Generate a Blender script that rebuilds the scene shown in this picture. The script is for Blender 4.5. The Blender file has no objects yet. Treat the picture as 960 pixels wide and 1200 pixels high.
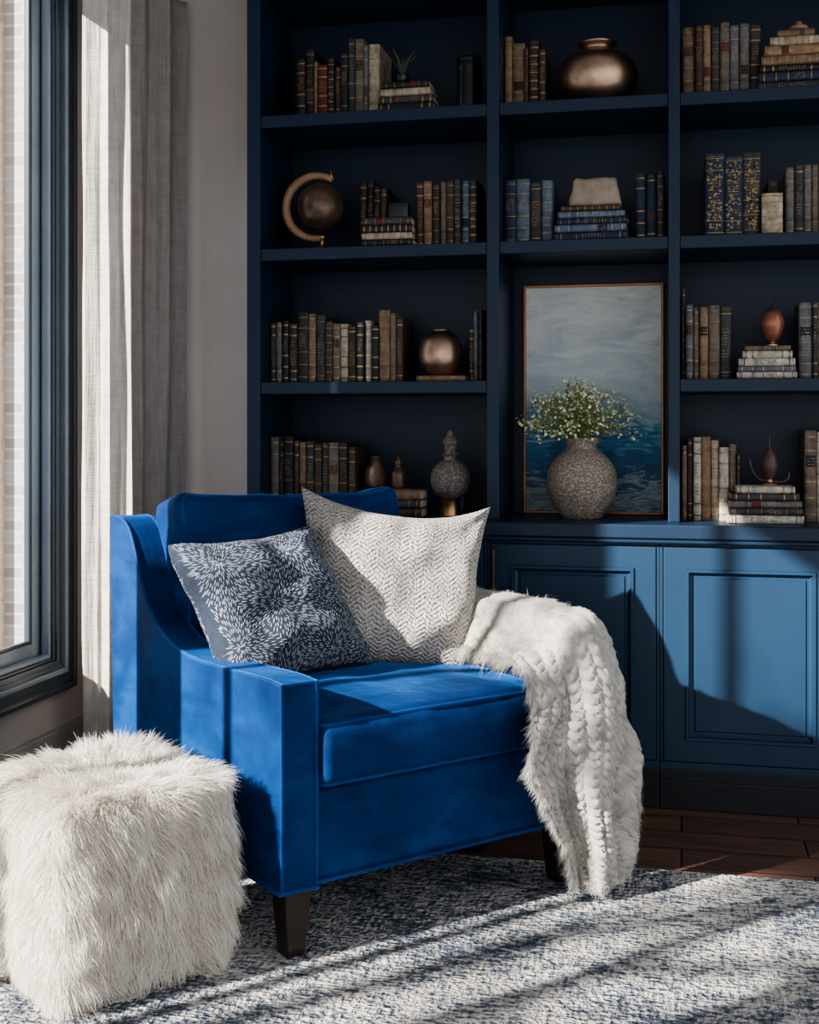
import bpy, bmesh, math, random
import numpy as np
from mathutils import Vector, Matrix, noise
random.seed(7); rng = np.random.default_rng(7)
D = bpy.data
COL = bpy.context.scene.collection

# ------------------------------------------------------------------ helpers
def link(o, parent=None):
    COL.objects.link(o)
    if parent is not None:
        o.parent = parent
    return o

def tag(o, label=None, category=None, group=None, kind=None):
    if label: o["label"] = label
    if category: o["category"] = category
    if group: o["group"] = group
    if kind: o["kind"] = kind
    return o

def empty(name, loc=(0,0,0), rotz=0):
    o = D.objects.new(name, None); o.empty_display_size = .1
    o.location = loc; o.rotation_euler = (0,0,rotz)
    return link(o)

def mesh_obj(name, verts, faces, mats=(), parent=None, smooth=None, fmat=None):
    me = D.meshes.new(name)
    me.from_pydata([tuple(v) for v in verts], [], [tuple(f) for f in faces])
    for m in mats: me.materials.append(m)
    if fmat is not None:
        me.polygons.foreach_set("material_index", fmat)
    me.update()
    o = D.objects.new(name, me)
    if smooth is not None: do_smooth(me, smooth)
    return link(o, parent)

def do_smooth(me, ang):
    me.polygons.foreach_set("use_smooth", [True]*len(me.polygons))
    me.set_sharp_from_angle(angle=math.radians(ang))

class MB:
    """mesh builder collecting verts / faces / material indices"""
    def __init__(s): s.v=[]; s.f=[]; s.m=[]
    def add(s, vs, fs, mi=0, M=None):
        b=len(s.v)
        for v in vs:
            v=Vector(v)
            if M is not None: v = M @ v
            s.v.append(v)
        for f in fs:
            s.f.append([b+i for i in f]); s.m.append(mi)
    def box(s, x0,x1,y0,y1,z0,z1, mi=0, M=None):
        vs=[(x0,y0,z0),(x1,y0,z0),(x1,y1,z0),(x0,y1,z0),(x0,y0,z1),(x1,y0,z1),(x1,y1,z1),(x0,y1,z1)]
        fs=[(0,3,2,1),(4,5,6,7),(0,1,5,4),(1,2,6,5),(2,3,7,6),(3,0,4,7)]
        s.add(vs,fs,mi,M)
    def lathe(s, prof, seg=40, mi=0, M=None, center=(0,0,0)):
        cx,cy,cz=center; vs=[]; fs=[]
        n=len(prof)
        for r,z in prof:
            for k in range(seg):
                a=2*math.pi*k/seg
                vs.append((cx+r*math.cos(a),cy+r*math.sin(a),cz+z))
        for i in range(n-1):
            for k in range(seg):
                k2=(k+1)%seg
                fs.append((i*seg+k,i*seg+k2,(i+1)*seg+k2,(i+1)*seg+k))
        fs.append(tuple(reversed(range(seg))))
        fs.append(tuple(range((n-1)*seg,n*seg)))
        s.add(vs,fs,mi,M)
    def tube(s, pts, rad, seg=8, mi=0, M=None, closed=False):
        pts=[Vector(p) for p in pts]; n=len(pts)
        rads = rad if hasattr(rad,'__len__') else [rad]*n
        vs=[]; fs=[]; up=Vector((0,0,1)); prev=None
        for i,p in enumerate(pts):
            if closed: t=pts[(i+1)%n]-pts[i-1]
            else: t=pts[min(i+1,n-1)]-pts[max(i-1,0)]
            if t.length<1e-9: t=Vector((0,0,1))
            t.normalize()
            if prev is None:
                a=up if abs(t.z)<.9 else Vector((1,0,0))
                nrm=t.cross(a).normalized()
            else:
                nrm=(prev-t*prev.dot(t)).normalized()
            prev=nrm; b=t.cross(nrm)
            for k in range(seg):
                a=2*math.pi*k/seg
                vs.append(p+(nrm*math.cos(a)+b*math.sin(a))*rads[i])
        m=n if closed else n-1
        for i in range(m):
            j=(i+1)%n
            for k in range(seg):
                k2=(k+1)%seg
                fs.append((i*seg+k,i*seg+k2,j*seg+k2,j*seg+k))
        if not closed:
            fs.append(tuple(reversed(range(seg)))); fs.append(tuple(range((n-1)*seg,n*seg)))
        s.add(vs,fs,mi,M)
    def obj(s, name, mats, parent=None, smooth=None, bevel=0, bseg=2, recalc=True):
        o=mesh_obj(name,s.v,s.f,mats,parent,None,s.m)
        if recalc:
            bm=bmesh.new(); bm.from_mesh(o.data)
            bmesh.ops.recalc_face_normals(bm,faces=bm.faces); bm.to_mesh(o.data); bm.free()
        if smooth is not None: do_smooth(o.data,smooth)
        if bevel:
            b=o.modifiers.new("bevel",'BEVEL'); b.width=bevel; b.segments=bseg; b.limit_method='ANGLE'; b.angle_limit=math.radians(40)
        return o

def catmull(P, n):
    """dense catmull-rom through list of vectors"""
    P=[Vector(p) for p in P]; out=[]
    for i in range(len(P)-1):
        p0=P[max(i-1,0)];p1=P[i];p2=P[i+1];p3=P[min(i+2,len(P)-1)]
        for k in range(n):
            t=k/n
            out.append(.5*((2*p1)+(-p0+p2)*t+(2*p0-5*p1+4*p2-p3)*t*t+(-p0+3*p1-3*p2+p3)*t**3))
    out.append(P[-1]); return out

def rbox(hx,hy,hz,r,mid=10,nr=4,disp=None):
    """rounded box vertices + faces, centred; disp(p,n)->p"""
    H=(hx,hy,hz)
    def coords(h):
        e=[(h-r)+r*math.tan(math.radians(45)*k/nr) for k in range(nr+1)]
        m=[-(h-r)+2*(h-r)*k/mid for k in range(1,mid)]
        return [-c for c in reversed(e)]+m+e
    C=[coords(h) for h in H]
    bm=bmesh.new()
    for ax in range(3):
        a,b=[(1,2),(2,0),(0,1)][ax]
        for sgn in (-1,1):
            grid=[]
            for ca in C[a]:
                rowv=[]
                for cb in C[b]:
                    p=[0,0,0]; p[ax]=sgn*H[ax]; p[a]=ca; p[b]=cb
                    q=[max(-(H[i]-r),min(H[i]-r,p[i])) for i in range(3)]
                    d=Vector([p[i]-q[i] for i in range(3)]).normalized()
                    pp=Vector(q)+d*r
                    rowv.append(bm.verts.new(pp))
                grid.append(rowv)
            for i in range(len(grid)-1):
                for j in range(len(grid[0])-1):
                    f=[grid[i][j],grid[i+1][j],grid[i+1][j+1],grid[i][j+1]]
                    if sgn<0: f.reverse()
                    bm.faces.new(f)
    bmesh.ops.remove_doubles(bm,verts=bm.verts,dist=1e-5)
    bm.normal_update()
    if disp:
        new=[disp(v.co.copy(),v.normal.copy()) for v in bm.verts]
        for v,c in zip(bm.verts,new): v.co=c
    bm.verts.index_update()
    vs=[v.co.copy() for v in bm.verts]; fs=[[v.index for v in f.verts] for f in bm.faces]
    bm.free(); return vs,fs

# ------------------------------------------------------------------ materials
def newmat(name):
    m=D.materials.new(name); m.use_nodes=True
    nt=m.node_tree; b=nt.nodes["Principled BSDF"]
    return m,nt,b
def L(nt,a,b): nt.links.new(a,b)
def ramp(nt,stops,interp='LINEAR'):
    r=nt.nodes.new('ShaderNodeValToRGB'); cr=r.color_ramp; cr.interpolation=interp
    while len(cr.elements)<len(stops): cr.elements.new(.5)
    for e,(p,c) in zip(cr.elements,stops):
        e.position=p; e.color=(c[0],c[1],c[2],1) if hasattr(c,'__len__') else (c,c,c,1)
    return r
def coord(nt,kind='Object',scale=(1,1,1),rot=(0,0,0)):
    t=nt.nodes.new('ShaderNodeTexCoord'); mp=nt.nodes.new('ShaderNodeMapping')
    mp.inputs['Scale'].default_value=scale; mp.inputs['Rotation'].default_value=rot
    L(nt,t.outputs[kind],mp.inputs['Vector']); return mp.outputs['Vector']
def noisen(nt,vec,scale=5,detail=4,rough=.5,dist=0):
    n=nt.nodes.new('ShaderNodeTexNoise'); n.inputs['Scale'].default_value=scale
    n.inputs['Detail'].default_value=detail; n.inputs['Roughness'].default_value=rough; n.inputs['Distortion'].default_value=dist
    if vec is not None: L(nt,vec,n.inputs['Vector'])
    return n.outputs['Fac']
def math_(nt,op,a,b=None,c=None):
    n=nt.nodes.new('ShaderNodeMath'); n.operation=op
    for i,x in enumerate((a,b,c)):
        if x is None: continue
        if isinstance(x,(int,float)): n.inputs[i].default_value=x
        else: L(nt,x,n.inputs[i])
    return n.outputs[0]
def bump(nt,bsdf,h,strength=.3,dist=.002):
    b=nt.nodes.new('ShaderNodeBump'); b.inputs['Strength'].default_value=strength; b.inputs['Distance'].default_value=dist
    L(nt,h,b.inputs['Height']); L(nt,b.outputs['Normal'],bsdf.inputs['Normal'])

def mat(name,col,rough=.5,metal=0,col2=None,ns=8,bmp=0,bs=150,sheen=0,spec=.5,detail=5,stretch=(1,1,1)):
    m,nt,b=newmat(name)
    b.inputs['Roughness'].default_value=rough; b.inputs['Metallic'].default_value=metal
    b.inputs['Specular IOR Level'].default_value=spec
    v=coord(nt,'Object',stretch)
    c2=col2 or tuple(c*.72 for c in col)
    r=ramp(nt,[(.35,c2),(.65,col)]); L(nt,noisen(nt,v,ns,detail,.6),r.inputs['Fac']); L(nt,r.outputs['Color'],b.inputs['Base Color'])
    if bmp: bump(nt,b,noisen(nt,v,bs,3),bmp)
    if sheen: b.inputs['Sheen Weight'].default_value=sheen
    return m

M_navy_shaded = mat("shaded_navy_paint",(.0085,.0235,.050),.40,col2=(.0075,.020,.043),ns=3,bmp=.04,bs=60,spec=.35)  # same navy as the base cabinets, darkened with painted-in bookcase shade
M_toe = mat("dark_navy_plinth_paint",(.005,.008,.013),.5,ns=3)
M_wall = mat("wall_paint",(.60,.545,.505),.85,col2=(.57,.515,.48),ns=3,bmp=.1,bs=120)
M_ceil = mat("ceiling_paint",(.62,.61,.6),.9)
M_wframe = mat("charcoal_window_paint",(.048,.064,.082),.30,col2=(.04,.054,.07),ns=3)
M_wsash = mat("slate_window_paint",(.22,.27,.32),.28,col2=(.18,.225,.27),ns=3)
M_leg = mat("espresso_wood",(.022,.013,.010),.35,ns=6,stretch=(1,1,.2))
M_brass = mat("antique_brass",(.50,.31,.15),.36,1,col2=(.30,.18,.09),ns=14)
M_bronze = mat("aged_bronze",(.60,.42,.30),.40,1,col2=(.32,.22,.16),ns=10,bmp=.15,bs=40)
M_copper = mat("copper_glaze",(.45,.20,.12),.3,.5,col2=(.28,.12,.08),ns=12)
M_blackgl = mat("black_glaze",(.010,.011,.014),.22,ns=12)
M_gilt = mat("gilt_leaf",(.42,.30,.15),.45,.7,col2=(.2,.14,.07),ns=60)
M_silver= mat("silver_leaf",(.42,.42,.40),.5,.5,col2=(.25,.25,.25),ns=60)
M_pages = mat("aged_paper",(.55,.47,.36),.9,col2=(.40,.33,.25),ns=120,stretch=(8,1,1))
M_globe = mat("dark_globe",(.26,.17,.115),.38,.6,col2=(.06,.045,.035),ns=9)
M_tanwood = mat("tan_wood",(.38,.23,.135),.45,col2=(.25,.14,.075),ns=20,bmp=.2)
M_stone = mat("beige_stone",(.40,.33,.25),.9,col2=(.26,.21,.16),ns=14,bmp=.8,bs=45)

def velvet(name,k=1.0):
    m,nt,b=newmat(name); v=coord(nt,'Object')
    n1=noisen(nt,v,2.2,3,.5,.8); n2=noisen(nt,coord(nt,'Object',(4,4,10)),1.5,5,.6,.6)
    f=math_(nt,'ADD',math_(nt,'MULTIPLY',n1,.6),math_(nt,'MULTIPLY',n2,.4))
    r=ramp(nt,[(.38,(.0012*k,.016*k,.072*k)),(.50,(.002*k,.028*k,.115*k)),(.62,(.0045*k,.050*k,.18*k))]); L(nt,f,r.inputs['Fac']); L(nt,r.outputs['Color'],b.inputs['Base Color'])
    b.inputs['Roughness'].default_value=.65; b.inputs['Specular IOR Level'].default_value=.15
    b.inputs['Sheen Weight'].default_value=.95; b.inputs['Sheen Roughness'].default_value=.24; b.inputs['Sheen Tint'].default_value=(.08,.34,.95,1)
    h=math_(nt,'ADD',noisen(nt,v,12,3),math_(nt,'MULTIPLY',noisen(nt,v,500,2),.10))
    bump(nt,b,h,.5,.009); return m
M_velvet=velvet("blue_velvet")
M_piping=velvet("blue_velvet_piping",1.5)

def floor_mat():
    m,nt,b=newmat("dark_walnut_planks"); v=coord(nt,'Object')
    br=nt.nodes.new('ShaderNodeTexBrick'); L(nt,v,br.inputs['Vector'])
    br.inputs['Scale'].default_value=1; br.inputs['Brick Width'].default_value=.55; br.inputs['Row Height'].default_value=.15
    br.inputs['Mortar Size'].default_value=.003; br.offset=.37
    br.inputs['Color1'].default_value=(.17,.088,.060,1); br.inputs['Color2'].default_value=(.060,.032,.024,1); br.inputs['Mortar'].default_value=(.006,.003,.002,1)
    g=noisen(nt,coord(nt,'Object',(3,45,3)),1,6,.65,.6)
    r=ramp(nt,[(.3,.45),(.7,1.35)]); L(nt,g,r.inputs['Fac'])
    mx=nt.nodes.new('ShaderNodeMix'); mx.data_type='RGBA'; mx.blend_type='MULTIPLY'; mx.inputs['Factor'].default_value=1
    L(nt,br.outputs['Color'],mx.inputs['A']); L(nt,r.outputs['Color'],mx.inputs['B']); L(nt,mx.outputs['Result'],b.inputs['Base Color'])
    b.inputs['Roughness'].default_value=.32
    h=math_(nt,'SUBTRACT',math_(nt,'MULTIPLY',g,.3),br.outputs['Fac']); bump(nt,b,h,.5,.002); return m
M_floor=floor_mat()

def rug_mat():
    m,nt,b=newmat("distressed_rug_wool"); v=coord(nt,'Object')
    big=noisen(nt,v,2.4,10,.76,.9); med=noisen(nt,coord(nt,'Object',(14,34,1)),1,6,.72,.6)
    st=noisen(nt,coord(nt,'Object',(20,95,1)),1,3,.6); st2=noisen(nt,coord(nt,'Object',(95,20,1)),1,3,.6)
    kn=noisen(nt,coord(nt,'Object',(80,80,1)),1,1,.5)
    f=math_(nt,'ADD',big,math_(nt,'MULTIPLY',math_(nt,'SUBTRACT',st,.5),.80))
    f=math_(nt,'ADD',f,math_(nt,'MULTIPLY',math_(nt,'SUBTRACT',st2,.5),.45))
    f=math_(nt,'ADD',f,math_(nt,'MULTIPLY',math_(nt,'SUBTRACT',med,.5),.75))
    f=math_(nt,'ADD',f,math_(nt,'MULTIPLY',math_(nt,'SUBTRACT',kn,.5),.50))
    r=ramp(nt,[(.30,(.070,.090,.130)),(.43,(.18,.20,.24)),(.50,(.38,.385,.39)),(.57,(.60,.575,.545)),(.75,(.76,.725,.685))]); L(nt,f,r.inputs['Fac'])
    L(nt,r.outputs['Color'],b.inputs['Base Color']); b.inputs['Roughness'].default_value=.95; b.inputs['Specular IOR Level'].default_value=.1
    h=math_(nt,'ADD',math_(nt,'MULTIPLY',st,1.8),math_(nt,'MULTIPLY',kn,2.0)); h=math_(nt,'ADD',h,math_(nt,'MULTIPLY',st2,1.4))
    bump(nt,b,h,1.0,.014); return m
M_rug=rug_mat()

def linen(name,c1,c2,tc,tf=.22,bs=.7):
    m,nt,b=newmat(name)
    a=noisen(nt,coord(nt,'Object',(130,130,8)),1,3); c=noisen(nt,coord(nt,'Object',(9,9,170)),1,3); d=noisen(nt,coord(nt,'Object',(25,25,14)),1,4)
    s=math_(nt,'ADD',math_(nt,'ADD',math_(nt,'MULTIPLY',a,.8),math_(nt,'MULTIPLY',c,.6)),math_(nt,'MULTIPLY',d,.6))
    r=ramp(nt,[(.40,c2),(.60,c1)]); L(nt,math_(nt,'MULTIPLY',s,.5),r.inputs['Fac']); L(nt,r.outputs['Color'],b.inputs['Base Color'])
    b.inputs['Roughness'].default_value=.95; b.inputs['Specular IOR Level'].default_value=.1; bump(nt,b,s,bs,.007)
    tr=nt.nodes.new('ShaderNodeBsdfTranslucent'); tr.inputs['Color'].default_value=(*tc,1)
    mx=nt.nodes.new('ShaderNodeMixShader'); mx.inputs[0].default_value=tf
    out=nt.nodes['Material Output']; L(nt,b.outputs[0],mx.inputs[1]); L(nt,tr.outputs[0],mx.inputs[2]); L(nt,mx.outputs[0],out.inputs['Surface']); return m
M_linen=linen("cream_linen",(.80,.765,.72),(.56,.53,.49),(.78,.73,.67),.32)
M_taupelin=linen("taupe_linen",(.45,.405,.375),(.35,.31,.285),(.33,.29,.26),.15,.5)

def fur(name,c1,c2,trans=.3):
    m,nt,b=newmat(name); v=coord(nt,'Object')
    r=ramp(nt,[(.3,c2),(.6,c1)]); L(nt,noisen(nt,v,14,4),r.inputs['Fac'])
    L(nt,r.outputs['Color'],b.inputs['Base Color']); b.inputs['Roughness'].default_value=.7; b.inputs['Specular IOR Level'].default_value=.2
    tr=nt.nodes.new('ShaderNodeBsdfTranslucent'); L(nt,r.outputs['Color'],tr.inputs['Color'])
    mx=nt.nodes.new('ShaderNodeMixShader'); mx.inputs[0].default_value=trans
    out=nt.nodes['Material Output']; L(nt,b.outputs[0],mx.inputs[1]); L(nt,tr.outputs[0],mx.inputs[2]); L(nt,mx.outputs[0],out.inputs['Surface']); return m
M_fur=fur("ivory_faux_fur",(.87,.83,.77),(.74,.69,.62),.28)
M_furbase=mat("ivory_fur_backing",(.5,.45,.39),.95)
M_knit=mat("cream_knit_yarn",(.48,.455,.42),.95,col2=(.30,.28,.25),ns=30,bmp=.6,bs=300,sheen=.2)
M_knitfur=fur("cream_knit_fuzz",(.70,.675,.63),(.47,.44,.40),.2)

def glassmat():
    m=D.materials.new("window_glass"); m.use_nodes=True; nt=m.node_tree; nt.nodes.clear()
    o=nt.nodes.new('ShaderNodeOutputMaterial'); t=nt.nodes.new('ShaderNodeBsdfTransparent'); g=nt.nodes.new('ShaderNodeBsdfGlossy'); g.inputs['Roughness'].default_value=.02
    x=nt.nodes.new('ShaderNodeMixShader'); x.inputs[0].default_value=.05
    L(nt,t.outputs[0],x.inputs[1]); L(nt,g.outputs[0],x.inputs[2]); L(nt,x.outputs[0],o.inputs['Surface']); return m
M_glass=glassmat()

def brickmat():
    m,nt,b=newmat("pale_brick"); v=coord(nt,'Object',(1,1,1),(math.radians(90),0,0))
    br=nt.nodes.new('ShaderNodeTexBrick'); L(nt,v,br.inputs['Vector']); br.inputs['Scale'].default_value=1
    br.inputs['Brick Width'].default_value=.4; br.inputs['Row Height'].default_value=.11; br.inputs['Mortar Size'].default_value=.012
    br.inputs['Color1'].default_value=(.34,.29,.265,1); br.inputs['Color2'].default_value=(.46,.42,.40,1); br.inputs['Mortar'].default_value=(.52,.50,.485,1)
    L(nt,br.outputs['Color'],b.inputs['Base Color']); b.inputs['Roughness'].default_value=.9; return m
M_brick=brickmat()
M_bark=mat("tree_bark",(.08,.06,.045),.9,ns=20,bmp=.5,bs=40)

def painting_mat():
    m,nt,b=newmat("seascape_oil_paint")
    t=nt.nodes.new('ShaderNodeTexCoord'); sp=nt.nodes.new('ShaderNodeSeparateXYZ'); L(nt,t.outputs['Generated'],sp.inputs[0])
    Z=sp.outputs['Z']
    n1=noisen(nt,coord(nt,'Object',(3,3,24)),1,6,.7,1.0); n2=noisen(nt,coord(nt,'Object',(7,7,36),(0,.12,0)),1,8,.72,2.0); n3=noisen(nt,coord(nt,'Object',(4,4,11),(0,.25,0)),1,7,.68,1.4)
    f=math_(nt,'ADD',Z,math_(nt,'MULTIPLY',math_(nt,'SUBTRACT',n1,.5),.24))
    low=nt.nodes.new('ShaderNodeMapRange'); low.inputs[1].default_value=.58; low.inputs[2].default_value=.40; L(nt,Z,low.inputs[0])
    f=math_(nt,'ADD',f,math_(nt,'MULTIPLY',math_(nt,'MULTIPLY',math_(nt,'SUBTRACT',n2,.5),.85),low.outputs[0]))
    r=ramp(nt,[(.0,(.16,.22,.26)),(.07,(.36,.46,.50)),(.14,(.025,.09,.19)),(.28,(.03,.16,.33)),(.38,(.12,.36,.54)),(.45,(.42,.56,.63)),(.55,(.50,.59,.64)),(.75,(.66,.71,.72)),(1,(.72,.74,.72))])
    L(nt,f,r.inputs['Fac'])
    m2=nt.nodes.new('ShaderNodeMix'); m2.data_type='RGBA'; m2.blend_type='MULTIPLY'; m2.inputs['Factor'].default_value=.75
    r3=ramp(nt,[(.35,(.60,.67,.74)),(.6,(1.12,1.09,1.04))]); L(nt,n3,r3.inputs['Fac']); L(nt,r.outputs['Color'],m2.inputs['A']); L(nt,r3.outputs['Color'],m2.inputs['B'])
    L(nt,m2.outputs['Result'],b.inputs['Base Color']); b.inputs['Roughness'].default_value=.6; bump(nt,b,n2,.6,.005); return m
M_paint=painting_mat()

def pebble(name,c1,c2,sc=130):
    m,nt,b=newmat(name); v=coord(nt,'Object')
    vo=nt.nodes.new('ShaderNodeTexVoronoi'); vo.inputs['Scale'].default_value=sc; L(nt,v,vo.inputs['Vector'])
    r=ramp(nt,[(.1,c1),(.6,c2)]); L(nt,vo.outputs['Distance'],r.inputs['Fac']); L(nt,r.outputs['Color'],b.inputs['Base Color'])
    b.inputs['Roughness'].default_value=.6; h=math_(nt,'MULTIPLY',vo.outputs['Distance'],-1); bump(nt,b,h,.8,.004); return m
M_pebble=pebble("pebbled_stoneware",(.50,.43,.35),(.20,.165,.135))
M_scale=pebble("textured_grey_ceramic",(.32,.29,.26),(.12,.105,.095),110)

PAL={
 'black':((.012,.013,.016),'black'), 'espresso':((.035,.022,.017),'dark espresso brown'), 'brown':((.075,.04,.026),'dark brown'),
 'tan':((.23,.15,.095),'tan'), 'camel':((.30,.19,.11),'camel brown'), 'red':((.14,.016,.014),'dark red'), 'cream':((.48,.40,.30),'cream'),
 'ivory':((.58,.53,.46),'ivory'), 'blue':((.03,.07,.15),'slate blue'), 'navy':((.012,.028,.065),'navy blue'), 'sky':((.12,.17,.23),'faded blue'),
 'grey':((.16,.15,.145),'grey'), 'charcoal':((.045,.045,.05),'charcoal'), 'taupe':((.18,.14,.11),'taupe'), 'teal':((.04,.09,.11),'dusty teal')}
BM={k:mat("book_cloth_"+v[1].replace(' ','_'),tuple(c*1.15 for c in v[0]),.6,col2=tuple(c*.38 for c in v[0]),ns=28,bmp=.35,bs=200,detail=8) for k,v in PAL.items()}

# ------------------------------------------------------------------ camera
ang=math.radians(12.4); SA,CA=math.sin(ang),math.cos(ang); FPX=1450.
cam=D.cameras.new("camera"); co=D.objects.new("camera",cam); link(co)
co.location=(0,0,1.2); co.rotation_euler=(math.radians(90),0,ang)
cam.lens=43.5; cam.sensor_width=36; cam.shift_y=-100/1200; cam.clip_start=.05
bpy.context.scene.camera=co
try: bpy.context.scene.view_settings.look='AgX - Medium High Contrast'
except Exception: pass
# measured distances along the bookcase front (metres) from photo ruler readings
def bx(u,Y): s=(u-480)/FPX; return Y*(-SA+CA*s)/(CA+SA*s)
def bs(u,Y): s=(u-480)/FPX; return Y/(CA+SA*s)/FPX

# ------------------------------------------------------------------ room
WX=-2.15; BY=4.45; WO=-2.27; CEIL=3.1
def structure(o,label=None): o["kind"]="structure"; 
b=MB(); b.box(WO,2.3,-1.6,4.55,-.08,0); o=b.obj("floor",[M_floor]); structure(o)
b=MB(); b.box(WO,2.3,BY,BY+.1,0,CEIL); o=b.obj("wall_back",[M_wall]); structure(o)
b=MB(); b.box(WO,2.3,-1.6,4.55,CEIL,CEIL+.08); o=b.obj("ceiling",[M_ceil]); structure(o)
WIN=[(3.30,3.98,2.84),(2.30,3.08,2.60),(.25,2.06,2.66)]; ZB=.38
b=MB(); b.box(WO,WX,-1.6,BY,0,ZB); b.box(WO,WX,-1.6,BY,2.84,CEIL)
b.box(WO,WX,3.98,BY,ZB,2.84); b.box(WO,WX,3.08,3.30,ZB,2.84); b.box(WO,WX,2.06,2.30,ZB,2.84); b.box(WO,WX,-1.6,.25,ZB,2.84)
b.box(WO,WX,2.30,3.08,2.60,2.84); b.box(WO,WX,.25,2.06,2.66,2.84)
o=b.obj("wall_left",[M_wall]); structure(o)
M_base=mat("baseboard_paint",(.56,.51,.47),.6,ns=3)
b=MB(); b.box(WX,WX+.016,-1.6,BY,0,.135); b.box(WX,WX+.011,-1.6,BY,.135,.15); o=b.obj("baseboard_left",[M_base],bevel=.003); structure(o)
b=MB(); b.box(WX+.016,-1.47,BY-.016,BY,0,.135); b.box(WX+.016,-1.47,BY-.011,BY,.135,.15); o=b.obj("baseboard_back",[M_base],bevel=.003); structure(o)
windows=[]
for i,(y0,y1,ZT) in enumerate(WIN,1):
    b=MB(); cw=.112 if i==1 else .1
    def ring(xa,xb,ya,yb,za,zb,w,mi=0):
        b.box(xa,xb,ya,ya+w,za,zb,mi); b.box(xa,xb,yb-w,yb,za,zb,mi); b.box(xa,xb,ya+w,yb-w,za,za+w,mi); b.box(xa,xb,ya+w,yb-w,zb-w,zb,mi)
    ring(WX,WX+.016,y0-.1,y1+cw,ZB-.11,ZT+.11,.092)   # casing
    ring(WX,WX+.028,y0-.1,y1+cw,ZB-.11,ZT+.11,.020)
    ring(WX,WX+.024,y0-.045,y1+.054,ZB-.05,ZT+.05,.018,1)
    ring(WX-.02,WX+.010,y0-.022,y1+.022,ZB-.022,ZT+.022,.022)
    ring(WX-.118,WX-.001,y0,y1,ZB,ZT,.008)           # jamb liner
    ring(WX-.042,WX-.012,y0+.008,y1-.008,ZB+.008,ZT-.008,.014,1)
    o=b.obj("window_%d"%i,[M_wframe,M_wsash],bevel=.003); structure(o); windows.append(o)
    b=MB(); ring(WX-.080,WX-.050,y0+.008,y1-.008,ZB+.008,ZT-.008,.058)
    ring(WX-.074,WX-.056,y0+.066,y1-.066,ZB+.066,ZT-.066,.012,1)
    if i==3:
        for ym in (.70,1.16,1.61): b.box(WX-.08,WX-.05,ym-.018,ym+.018,ZB+.06,ZT-.06)
    s=b.obj("sash",[M_wsash,M_wframe],o,bevel=.004)
    b=MB(); b.box(WX-.068,WX-.063,y0+.074,y1-.074,ZB+.074,ZT-.074); g=b.obj("glass_pane",[M_glass],o)
M_blocker=linen("sun_blocker_linen",(.55,.52,.48),(.45,.42,.39),(.3,.28,.25),.15)
b=MB(); b.box(WX+.045,WX+.048,2.28,3.10,1.60,2.74); b.box(WX+.040,WX+.053,2.28,3.10,1.585,1.605); b.tube([(WX+.055,2.26,2.76),(WX+.055,3.12,2.76)],.024,16)  # added out-of-view blind, blocks direct sun from the bookcase shelves
o=b.obj("added_sun_blocker",[M_blocker],windows[1]); o["label"]="unseen linen blind added to keep sun off the shelves"
# outside: neighbouring building and bare tree
b=MB(); b.box(-16,-3.4,10.5,14,-2,7)
for k in range(9):
    x=-12.9+k*.95; b.box(x,x+.06,10.40,10.5,-2,7,1)
o=b.obj("neighbouring_building",[M_brick,M_stone]); tag(o,"pale brick building standing outside the window","building")
q=MB()
def branch(p,d,l,r,dep):
    pts=[p]; dd_=d.copy()
    for k in range(4):
        dd_=(dd_+Vector((random.gauss(0,.16),random.gauss(0,.16),random.gauss(.03,.10)))).normalized(); pts.append(pts[-1]+dd_*l/4)
    q.tube(pts,[r*(1-.10*k) for k in range(5)],6)
    if dep>0:
        for k in range(3):
            j=random.choice((2,3,4)); nd=(dd_+Vector((random.gauss(0,.7),random.gauss(0,.7),random.gauss(.1,.45)))).normalized()
            branch(pts[j],nd,l*.68,r*.62,dep-1)
branch(Vector((-4.3,-1.1,-.5)),Vector((.03,.03,1)).normalized(),2.2,.075,5)
o=q.obj("tree",[M_bark],smooth=60); tag(o,"bare branching tree standing outside the window","tree")

# rug
b=MB(); b.box(-1.95,1.6,-.4,3.39,.0005,.012); o=b.obj("area_rug",[M_rug],bevel=.004); tag(o,"cream and blue distressed woven rug on wood floor","rug")

# ------------------------------------------------------------------ bookcase
YF=4.05; YB=BY-.02
SH=[2.728,2.270,1.812,1.353]; CT=.893; TH=.042
bc=empty("bookcase",(-.32,YF,CT)); tag(bc,"tall navy built-in bookcase with open shelves","bookcase")
def part(o,parent):
    o.parent=parent; o.matrix_parent_inverse=parent.matrix_basis.inverted(); return o
XS=[(-1.466,-1.417),(-.630,-.588),(-.042,-.005),(.782,.83)]
bm_=MB(); bm_.box(-1.466,.83,YB-.012,YB,CT,2.82); part(bm_.obj("back_panel",[M_navy_shaded]),bc)
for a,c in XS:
    q=MB(); q.box(a,c,YF,YB-.012,CT,2.80); part(q.obj("upright",[M_navy_shaded],bevel=.003),bc)
cols=[(-1.417,-.630),(-.588,-.042),(-.005,.782)]
for ci,(a,c) in enumerate(cols):
    for si,z in enumerate(SH):
        if ci==1 and si==3: continue
        q=MB(); q.box(a,c,YF+.004,YB-.012,z-TH,z); part(q.obj("shelf",[M_navy_shaded],bevel=.003),bc)
q=MB(); q.box(-1.48,.845,YF-.015,YB,2.80,3.04); q.box(-1.47,.835,YF-.03,YF-.015,2.84,2.89); q.box(-1.49,.855,YF-.04,YB,3.04,3.098); part(q.obj("crown_moulding",[M_navy_shaded],bevel=.006),bc)
ct=MB(); ct.box(-1.47,.84,3.945,YB,CT-.045,CT); ct.box(-1.468,.838,3.953,3.97,CT-.06,CT-.045); o=ct.obj("countertop",[M_navy_shaded],bevel=.005); tag(o,"long navy painted ledge resting on base cabinets","countertop")

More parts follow.
